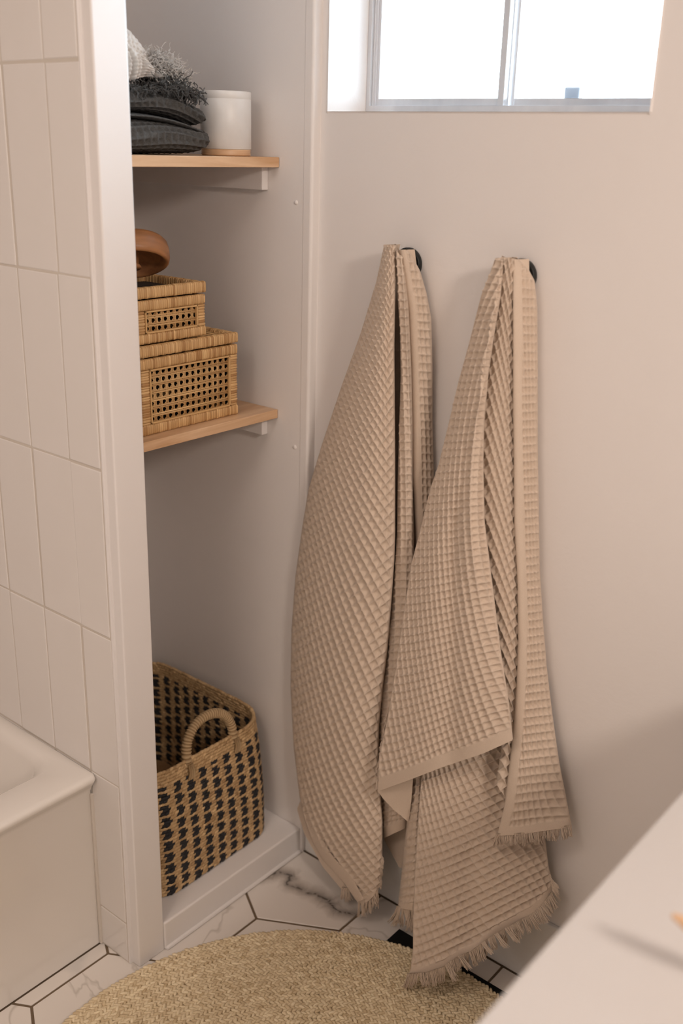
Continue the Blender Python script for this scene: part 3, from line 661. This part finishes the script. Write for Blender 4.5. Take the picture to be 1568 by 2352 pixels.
class Cloth:
    """all hanging folds of one towel; each fold is laid out in wall position and distance off the wall"""
    def __init__(s, root): s.root = root; s.body = MB(); s.hem = MB(); s.fr = MB()
    def fold(s, L, R, uv=None, B=None, T=None, bulge=.02, mid=.5, bpow=.7, hem=0, selv=0, rselv=0, amp=.0024, step=2.4, tuck=True, ripple=(), hemtop=0, scal=0, pw=2.0, top_round=0):
        hL, hR = [np.linalg.norm(np.diff(np.array(q)[:, :2], axis=0), axis=1).sum() for q in (L, R)]
        nt = int(max(hL, hR)/step)+2; Lr, Rr = soft(resample(L, nt), 5), soft(resample(R, nt), 5)
        wmax = np.abs(Rr[:, 0]-Lr[:, 0]).max(); ns = max(8, int(wmax/step))
        S1 = np.linspace(0, 1, ns); T1 = np.linspace(0, 1, nt); Sg, Tg = np.meshgrid(S1, T1, indexing='ij')
        P = (1-Sg)[..., None]*Lr[None]+Sg[..., None]*Rr[None]
        for curve, wgt in ((B, Tg), (T, 1-Tg)):
            if curve is None: continue
            c = np.array(curve, float); c3 = np.c_[c[:, :2], np.zeros(len(c))]
            cc = soft(resample(c3, ns), 3); i = -1 if curve is B else 0
            lin = (1-S1)[:, None]*Lr[i]+S1[:, None]*Rr[i]; dl = cc-lin; dl[:, 2] = 0
            P = P+dl[:, None]*(wgt**2.2)[..., None]
        px, py, dd = P[..., 0], P[..., 1], P[..., 2].copy()
        prof = np.where(Sg < mid, 1-((mid-Sg)/mid)**2, 1-((Sg-mid)/(1-mid))**2).clip(0, 1)**bpow
        bl = np.interp(T1, np.linspace(0, 1, len(bulge)), bulge) if np.ndim(bulge) else np.full(nt, bulge)
        dd += prof*bl[None]
        for (pos, width, depth, t0, t1, drift) in ripple:
            dd += depth*np.exp(-((Sg-pos-drift*Tg)/width)**2)*sstep(t0, t0+.08, Tg)*(1-sstep(t1-.08, t1, Tg))
        W = at_many(px.ravel(), py.ravel(), -dd.ravel()).reshape(ns, nt, 3)
        gs = np.gradient(W, axis=0); gt = np.gradient(W, axis=1); Nn = np.cross(gt, gs); Nn /= np.linalg.norm(Nn, axis=-1)[..., None]+1e-12
        flip = ((CAM-W)*Nn).sum(-1) < 0; Nn[flip] *= -1
        arc = np.linalg.norm(np.diff(P[..., :2], axis=1), axis=-1); dn = np.concatenate([np.cumsum(arc[:, ::-1], axis=1)[:, ::-1], np.zeros((ns, 1))], 1)
        wid = np.abs(Rr[:, 0]-Lr[:, 0])[None]
        plain = np.zeros_like(Sg)
        if hem: plain = np.maximum(plain, 1-sstep(hem-4, hem+2, dn))
        if selv: plain = np.maximum(plain, 1-sstep(selv-3, selv+2, Sg*wid))
        if rselv: plain = np.maximum(plain, 1-sstep(rselv-3, rselv+2, (1-Sg)*wid))
        if uv is None: h = np.zeros_like(Sg); plain[:] = 1
        else:
            u, v = uv(px, py); h = (waffle_h(u, v, pw)-.8)*amp
            h += .0004*np.sin(2.3*u)*np.sin(1.7*v)
        edge = sstep(0, .02, Sg)*sstep(0, .02, 1-Sg)
        h = h*(1-plain)*edge - plain*.0006
        W = W+Nn*h[..., None]
        # close the sides: left edge runs back to the wall, right edge folds under
        cols, pl = [W], [plain]
        if tuck:
            e0 = np.array([W[0]]); back = W[0].copy(); back[:, 1] = np.minimum(-.004, back[:, 1]+.03); a = W[0]*.5+back*.5
            l2 = W[0].copy(); l2[:, 1] = np.minimum(-.004, l2[:, 1]+.008); l2[:, 0] += .0015
            back[:, 0] += .012
            ri = min(ns-1, max(1, int(.06*ns))); r1 = W[-1].copy(); r1[:, 1] = np.minimum(-.004, r1[:, 1]+.005); r1[:, 0] -= .0015
            r2 = W[-1].copy(); r2[:, 1] = np.minimum(-.004, r2[:, 1]+.022); r2[:, 0] -= .018
            cols = [back[None], l2[None], W, r1[None], r2[None]]; z = np.zeros((1, nt)); pl = [plain[:1], plain[:1], plain, plain[-1:], plain[-1:]]
        V = np.concatenate(cols); PL = np.concatenate(pl); nsx = len(V)
        F = grid_faces(nsx, nt); fm = PL.ravel()[F].mean(1) > .5
        for mb, sel in ((s.body, ~fm), (s.hem, fm)):
            if sel.any():
                used = np.unique(F[sel]); mp = np.full(nsx*nt, -1); mp[used] = np.arange(len(used)); mb.add(V.reshape(-1, 3)[used], mp[F[sel]])
        return W
    def fringe(s, curve, dirs, length, n, seed, layers=2, clump=6, jit=.35, rad=.0007):
        """twisted threads hanging from a hem; curve rows are x, y, distance off wall; length in photo pixels"""
        r = np.random.default_rng(seed); c = resample(curve, 400); dirs = np.array(dirs, float)
        n = int(n*2.1); clump = int(clump*2.0)
        cl = r.normal(size=(n//clump+2, 2)); cll = r.uniform(.75, 1.15, n//clump+2)
        for lay in range(layers):
            for k in range(n):
                t = (k+r.uniform(0, 1))/n; b = c[int(t*399)]; q = k//clump; f = (k % clump)/clump-.5
                di = np.array([np.interp(t, np.linspace(0, 1, len(dirs)), dirs[:, i]) for i in (0, 1)])
                di = di/np.linalg.norm(di); di = di+np.array([cl[q, 0]*.15-f*.09+r.normal()*.05, 0]); L = length*cll[q]*r.uniform(.8, 1.1)
                pts = []; bend = cl[q, 1]*.12+r.normal()*.08
                for a in np.linspace(0, 1, 5):
                    x = b[0]+di[0]*L*a+bend*L*a*a+r.normal()*.3; y = b[1]-4+di[1]*(L+4)*a
                    pts.append((x, y, b[2]+.001+lay*-.003+r.uniform(-.001, .0015)+.002*a*cl[q, 1]))
                pts = np.array(pts); W = at_many(pts[:, 0], pts[:, 1], -pts[:, 2]); W[:, 2] = np.maximum(W[:, 2], .0145)
                s.fr.tube(W, rad*np.array([1.1, 1, 1, .9, .6]), 4, r.uniform(.2, .8), cap=False)
    def build(s):
        o = s.body.build('waffle_cloth', COTTON, s.root); h = s.hem.build('hem', COTTON, s.root); stuff(s.fr.build('fringe', COTTON, s.root))
        h['label'] = 'plain flat-woven hem and selvage bands'

# ---- left towel
t1 = thing('bath_towel', (HP1[0], -.06, HP1[2]), 'beige waffle bath towel on the left hook, beside the niche', 'towel', 'fringed waffle towels on wall hooks')
C1 = Cloth(t1)
AL = [(882, 562, 0.06), (864, 646, 0.054), (829, 762, 0.046), (784, 887, 0.04), (739, 1021, 0.036), (708, 1124, 0.034), (694, 1210, 0.034), (678, 1325, 0.034), (669, 1450, 0.035), (667, 1580, 0.037), (674, 1713, 0.042), (687, 1825, 0.048), (696, 1872, 0.052), (711, 1920, 0.059), (741, 1975, 0.072), (791, 2030, 0.09), (824, 2078, 0.106)]
AR = [(908, 563, .060), (905, 664, .075), (903, 798, .080), (904, 932, .080), (905, 1066, .080), (905, 1230, .080), (903, 1290, .080), (897, 1379, .080), (888, 1490, .080), (877, 1579, .080), (868, 1669, .082), (866, 1760, .084), (872, 1830, .086), (876, 1890, .088), (876, 1975, .095), (873, 2036, .104), (866, 2050, .108)]
uvA = fit_uv([(850, 780, 6.4, -9.4, 6.6, 13), (890, 800, 6.0, -11, 5.5, 14), (820, 860, 6.4, -8.5, 6.4, 13), (800, 1105, 11.0, -8.5, 5.8, 16.8), (873, 1140, 13, -14, 10, 17.5), (730, 1150, 8.0, -5.0, 5.2, 16.5),
              (740, 1460, 13, -7.7, 6.6, 18.4), (843, 1455, 14.5, -11.5, 10.2, 16.8), (688, 1440, 8.0, -3.6, 4.4, 19), (705, 1732, 9.2, -4.4, 2.4, 16), (767, 1740, 13.8, -6.9, 5.2, 16.8), (836, 1747, 13, -10, 5.8, 16.4),
              (752, 1905, 11.5, -4.2, 9.5, 14), (776, 1936, 13, -6.9, 8.5, 12.5), (840, 1920, 13, -10.5, 9.5, 13.5), (800, 2010, 12, -8, 9.5, 12)], 4)
C1.fold(AL, AR, uvA, B=[(824, 2078), (845, 2070), (866, 2050)], bulge=[.012, .026, .034, .036, .036, .034, .02, .012], mid=.60, bpow=.8, hem=14, amp=.0056, step=1.7, top_round=1)
# plain selvage along the lower left edge
SL = [(687, 1822, .043), (696, 1872, .050), (711, 1920, .060), (741, 1975, .076), (791, 2030, .097), (824, 2078, .112)]
SR = [(697, 1818, .048), (711, 1866, .056), (731, 1912, .067), (762, 1965, .083), (812, 2022, .103), (838, 2070, .114)]
C1.fold(SL, SR, None, bulge=.002, tuck=False)
C1.fringe([(822, 2076, .112), (846, 2066, .113), (868, 2046, .112)], [(.15, 1), (-.05, 1), (.05, 1)], 30, 46, 41, clump=5)
C1.fringe([(868, 1900, .085), (876, 1975, .095), (872, 2040, .104)], [(.5, .8), (.5, .8)], 7, 60, 42, layers=1, rad=.0007)
# turned-back edge seen behind the lower left
C1.fold([(690, 1838, .030), (681, 1858, .034), (698, 1915, .050), (741, 1992, .076), (786, 2046, .092)], [(702, 1842, .036), (712, 1880, .046), (728, 1930, .058), (762, 1988, .080), (800, 2046, .094)], None, bulge=.0, tuck=False)
C1.fringe([(784, 2042, .093), (800, 2044, .095)], [(-.05, 1), (.1, 1)], 24, 22, 43, clump=4)
# middle fold
BL = [(907, 580, .062), (909, 640, .062), (918, 753, .062), (920, 860, .062), (917, 960, .062), (914, 1066, .062), (911, 1230, .062), (907, 1300, .062), (898, 1400, .062), (886, 1520, .062), (876, 1600, .06), (866, 1700, .06), (864, 1800, .058)]
BR = [(913, 574, .062), (926, 590, .060), (936, 709, .060), (942, 842, .060), (945, 976, .060), (945, 1110, .060), (948, 1230, .060), (948, 1300, .060), (944, 1400, .060), (940, 1520, .060), (938, 1600, .058), (936, 1700, .056), (932, 1800, .054)]
uvB = fit_uv([(930, 700, 11.5, 0, 1.5, 19), (935, 870, 12, 0, .6, 19.6), (928, 1100, 12, 0, 0, 18.6), (925, 1300, 12.5, -.4, -.3, 18.4), (905, 1600, 12, -1, -1, 18), (900, 1750, 12, -1, -.5, 18)], 2)
C1.fold(BL, BR, uvB, bulge=.012, mid=.6, amp=.0058, step=2.0)
# right fold with its plain selvage
CL = [(914, 574, .060), (920, 620, .056), (936, 709, .050), (942, 842, .046), (945, 976, .044), (947, 1110, .044), (953, 1230, .042), (956, 1340, .042), (956, 1440, .042)]
CR = [(935, 574, .058), (962, 622, .038), (978, 677, .030), (988, 731, .026), (991, 842, .022), (991, 976, .020), (994, 1088, .020), (994, 1230, .020), (990, 1440, .020)]
uvC = fit_uv([(960, 650, 10, .8, 1.8, 19.2), (970, 760, 10.5, .8, 1.4, 19.2), (980, 900, 10.3, .6, .8, 19.2), (978, 1080, 10, .4, .2, 18.6), (978, 1250, 10, .4, .2, 18.6)], 2)
C1.fold(CL, CR, uvC, bulge=.010, mid=.35, selv=22, amp=.0056, step=2.0)
# hem of the middle fold and the shaded inside of the towel below
C1.fold([(866, 1790, .056), (872, 1860, .056), (879, 1926, .058)], [(936, 1780, .05), (936, 1850, .05), (932, 1902, .050)], fit_uv([(900, 1850, 9, -2, 0, 11)], 1), bulge=.012, hem=26, amp=.0052, tuck=False)
C1.fold([(868, 1880, .030), (882, 1930, .030), (916, 1992, .040)], [(936, 1880, .028), (934, 1930, .028), (922, 1994, .036)], None, bulge=.0, tuck=False)
C1.fold([(890, 590, .012), (850, 750, .008), (760, 1010, .007), (715, 1250, .007), (705, 1500, .007), (715, 1800, .012)], [(955, 620, .012), (975, 750, .008), (975, 1010, .007), (975, 1250, .007), (960, 1500, .007), (930, 1800, .012)], None, bulge=.0, tuck=False, step=8)
C1.build()

# ---- right towel
t2 = thing('bath_towel', (HP2[0], -.06, HP2[2]), 'beige waffle bath towel on the right hook, fringe touching the rug', 'towel', 'fringed waffle towels on wall hooks')
C2 = Cloth(t2)
DL = [(1137, 593, 0.062), (1123, 633, 0.064), (1105, 677, 0.066), (1079, 780, 0.068), (1052, 878, 0.071), (1029, 976, 0.075), (1007, 1066, 0.079), (987, 1125, 0.083), (962, 1227, 0.088), (944, 1295, 0.095), (926, 1414, 0.102), (908, 1535, 0.108), (890, 1646, 0.113), (870, 1736, 0.117), (866, 1816, 0.121)]
DR = [(1158, 591, 0.064), (1147, 686, 0.074), (1132, 776, 0.082), (1119, 865, 0.088), (1110, 976, 0.093), (1108, 1066, 0.097), (1111, 1200, 0.103), (1122, 1289, 0.108), (1136, 1401, 0.113), (1149, 1504, 0.119), (1165, 1602, 0.124), (1173, 1670, 0.127), (1176, 1701, 0.128)]
uvD = fit_uv([(1115, 845, 17, .4, -3.8, 17.2), (1060, 900, 10, -2.5, -4.2, 16.5), (1090, 960, 14, -.5, -2.6, 17), (1005, 1215, 11.5, -1.0, -.6, 17.8), (1050, 1215, 12.5, -.6, .4, 17.4), (1092, 1255, 17, -2, 3.0, 16.4),
              (1015, 1370, 11.9, -2.3, 1.0, 15.4), (1102, 1390, 18, -5.2, 3.8, 14.6), (925, 1588, 11.5, -1.6, 2.6, 17.3), (990, 1610, 12, -5.0, 2.6, 16.3), (1110, 1610, 20.5, -6.3, 5.8, 15.5), (925, 1718, 12.5, -4.3, 4.6, 17.5), (1120, 1664, 20, -6.3, 5.4, 13.5)], 3)
C2.fold(DL, DR, uvD, B=[(866, 1818), (944, 1790), (1019, 1761), (1109, 1731), (1176, 1701)], bulge=[.006, .016, .024, .026, .026, .022, .016], mid=.72, bpow=1.0, hem=32, amp=.0064, step=2.0,
        ripple=((.60, .09, -.007, .45, 1.05, -.06), (.30, .14, .003, .5, 1.05, 0), (.82, .10, .007, .05, .7, 0)))
C2.fringe([(890, 1640, .104), (872, 1740, .110), (866, 1800, .116)], [(-.6, .9), (-.5, .9), (-.3, 1)], 9, 60, 51, layers=1, rad=.0008)
# underside of the turned hem corner
C2.fold([(866, 1816, .112), (880, 1836, .108), (905, 1862, .100), (934, 1885, .094)], [(948, 1786, .100), (946, 1820, .096), (943, 1850, .092), (938, 1888, .090)], None, bulge=.0, tuck=False)
# inner fold beside the main one
EL = [(1150, 592, .058), (1142, 686, .054), (1124, 776, .058), (1110, 865, .062), (1100, 976, .066), (1098, 1066, .068), (1100, 1200, .070), (1110, 1289, .074), (1124, 1401, .076), (1136, 1504, .080), (1146, 1602, .086), (1150, 1720, .092), (1140, 1800, .100)]
ER = [(1182, 594, .058), (1181, 686, .056), (1181, 776, .056), (1182, 865, .056), (1182, 976, .056), (1183, 1066, .058), (1185, 1200, .060), (1190, 1334, .062), (1193, 1468, .064), (1193, 1579, .068), (1190, 1680, .074), (1184, 1760, .08), (1172, 1850, .088)]
uvE = fit_uv([(1160, 700, 8.6, -12, 3.4, 17), (1152, 850, 9.2, -11.5, 3.8, 17), (1142, 990, 10, -11.5, 4.6, 17.5), (1145, 1210, 12.4, -11.5, 5.4, 18), (1158, 1330, 11.5, -11, 6.6, 17.5), (1165, 1480, 11, -10, 7, 17), (1170, 1620, 11, -9, 7, 16)], 2)
C2.fold(EL, ER, uvE, bulge=.012, mid=.5, amp=.0062, step=2.0)
# right fold with its plain selvage and fringe
FL = [(1176, 596, .060), (1177, 680, .066), (1177, 753, .068), (1177, 932, .068), (1179, 1066, .068), (1180, 1200, .070), (1187, 1334, .072), (1189, 1468, .076), (1185, 1579, .084), (1177, 1680, .094), (1169, 1758, .102), (1158, 1847, .110), (1147, 1893, .114), (1140, 1920, .116)]
FR = [(1190, 595, .052), (1210, 616, .036), (1226, 646, .028), (1232, 709, .022), (1233, 842, .020), (1233, 1021, .020), (1236, 1200, .020), (1238, 1312, .022), (1245, 1423, .024), (1254, 1535, .028), (1267, 1646, .034), (1283, 1758, .040), (1305, 1870, .046), (1312, 1902, .048)]
uvF = fit_uv([(1212, 700, 9.0, .5, .8, 20.4), (1214, 800, 8.5, 0, 0, 20.6), (1214, 950, 8, 0, 0, 20), (1216, 1250, 6.8, -.9, .5, 17.5), (1222, 1420, 7.6, -1.1, 1, 17.8), (1228, 1560, 9, -1.2, 1.8, 18.4), (1232, 1700, 12, -1.3, 2.4, 19), (1236, 1850, 15, -1.6, 3, 19.5)], 3)
C2.fold(FL, FR, uvF, B=[(1140, 1920), (1190, 1918), (1240, 1910), (1312, 1900)], bulge=[.006, .012, .012, .014, .018], mid=.4, selv=24, hem=22, amp=.0056, step=2.0)
C2.fringe([(1139, 1918, .117), (1190, 1918, .112), (1240, 1910, .090), (1312, 1899, .050)], [(-.15, 1), (.0, 1), (.02, 1), (.05, 1)], 24, 120, 52)
# big lower fold
GL = [(973, 1740, .085), (966, 1800, .098), (957, 1930, .126), (952, 2021, .146), (948, 2113, .168), (948, 2182, .186), (943, 2222, .196), (936, 2242, .200)]
GR = [(1174, 1660, .052), (1180, 1740, .048), (1205, 1830, .040), (1240, 1890, .036), (1251, 1934, .036), (1258, 1994, .038), (1266, 2025, .040), (1268, 2052, .042)]
uvG = fit_uv([(985, 1840, 9, -2.5, 3.8, 18.5), (1060, 1860, 15, -6.8, 8.4, 15.5), (1120, 1850, 17, -8.5, 9.5, 14), (980, 1940, 10, -3.4, 4.6, 19.5), (1050, 1895, 18, -8.5, 9.5, 15), (1180, 2005, 19.4, -8.6, 10.2, 13), (1235, 1990, 17, -8.3, 9, 12.5),
              (970, 2140, 12.5, -4.5, 4.4, 17.8), (1040, 2140, 17.5, -8, 9.4, 15), (1110, 2060, 19, -8.6, 10, 14), (1006, 2195, 15, -6.8, 7, 16.5), (1100, 1960, 18.6, -8.6, 9.8, 14.2)], 3)
GB = [(936, 2242), (980, 2238), (1016, 2226), (1053, 2200), (1081, 2190), (1113, 2166), (1136, 2150), (1177, 2128), (1220, 2104), (1250, 2076), (1268, 2052)]
C2.fold(GL, GR, uvG, B=GB, T=[(973, 1740), (1070, 1700), (1174, 1660)], bulge=[.010, .014, .018, .022, .022], mid=.35, bpow=.8, hem=24, amp=.0080, step=2.1, pw=1.8, ripple=((.45, .10, -.006, .5, 1.0, -.05),))
C2.fringe([(936, 2240, .201), (980, 2237, .202), (1016, 2225, .194), (1053, 2199, .182), (1081, 2189, .168), (1113, 2165, .150), (1136, 2149, .136), (1177, 2127, .112), (1220, 2103, .080), (1250, 2075, .058), (1268, 2051, .045)], [(-.25, 1), (.1, 1), (.3, 1), (.4, 1), (.45, 1), (.4, .9), (.45, .9)], 31, 250, 53)
C2.fringe([(1262, 2010, .044), (1268, 2050, .044)], [(.5, .9), (.6, .8)], 24, 30, 54, layers=1)
# narrow fold left of it
G1L = [(946, 1760, .070), (941, 1800, .072), (934, 1893, .078), (925, 1975, .084), (917, 2050, .092), (912, 2085, .096)]
G1R = [(972, 1760, .080), (968, 1800, .086), (960, 1893, .100), (955, 1975, .110), (952, 2050, .116), (950, 2092, .118)]
uvH = fit_uv([(950, 1830, 8.6, -2, -1.5, 19.5), (942, 1950, 8.8, -2, -1.8, 20), (935, 2050, 9, -2.2, -1.6, 18)], 2)
C2.fold(G1L, G1R, uvH, bulge=.010, hem=16, amp=.0064, step=2.0)
C2.fringe([(911, 2084, .098), (930, 2088, .108), (950, 2090, .119)], [(-.35, 1), (.0, 1), (.15, 1)], 40, 60, 55)
C2.fringe([(922, 2096, .080), (950, 2104, .084)], [(.05, 1), (.1, 1)], 38, 40, 56, layers=1)
C2.fold([(1140, 620, .012), (1080, 850, .008), (1010, 1100, .007), (975, 1400, .007), (955, 1750, .012), (960, 2000, .03)], [(1205, 640, .012), (1220, 850, .008), (1220, 1100, .007), (1225, 1400, .007), (1235, 1750, .010), (1235, 1960, .012)], None, bulge=.0, tuck=False, step=8)
C2.build()

# ------------------------------------------------------------------ vanity at the right
va = thing('vanity', (1.35, -.7, 0), 'white vanity counter with straight front edge at lower right', 'vanity')
m = MB(); m.box(.983, 1.62, -1.36, -.004, .815, .850); m.build('countertop', COUNTER, va, smooth=False, bevel=.004, seg=3)
box_obj('cabinet_body', (1.02, 1.60, -1.33, -.012, .09, .8148), TRIM, va, bevel=.002)
for k in range(3):
    y0 = -1.32+k*.436; d_ = box_obj('door', (1.004, 1.0195, y0, y0+.43, .10, .80), TRIM, va, bevel=.003)
    box_obj('handle', (.990, 1.0038, y0+.40, y0+.41, .60, .74), BLACK, d_, bevel=.003)
box_obj('plinth', (1.06, 1.58, -1.32, -.012, .0005, .0895), TRIM, va)
br = thing('wooden_brush', (1.13, -.70, .85), 'tan wooden brush handle just entering at the right edge above white counter', 'brush')
m = MB(); A0 = np.array([1.082, -.742, .921]); B0 = np.array([1.235, -.700, .868]); ts = np.linspace(0, 1, 12)
m.tube([A0*(1-t)+B0*t for t in ts], .0085*np.array([.25, .75, .95, 1, 1, .95, .9, .9, .95, 1.1, 1.3, .6]), 14); m.build('grip', MAPLE, br)
m = MB(); m.box(1.195, 1.29, -.725, -.675, .8505, .880); m.build('brush_head', MAPLE, br, smooth=False, bevel=.012, seg=4)
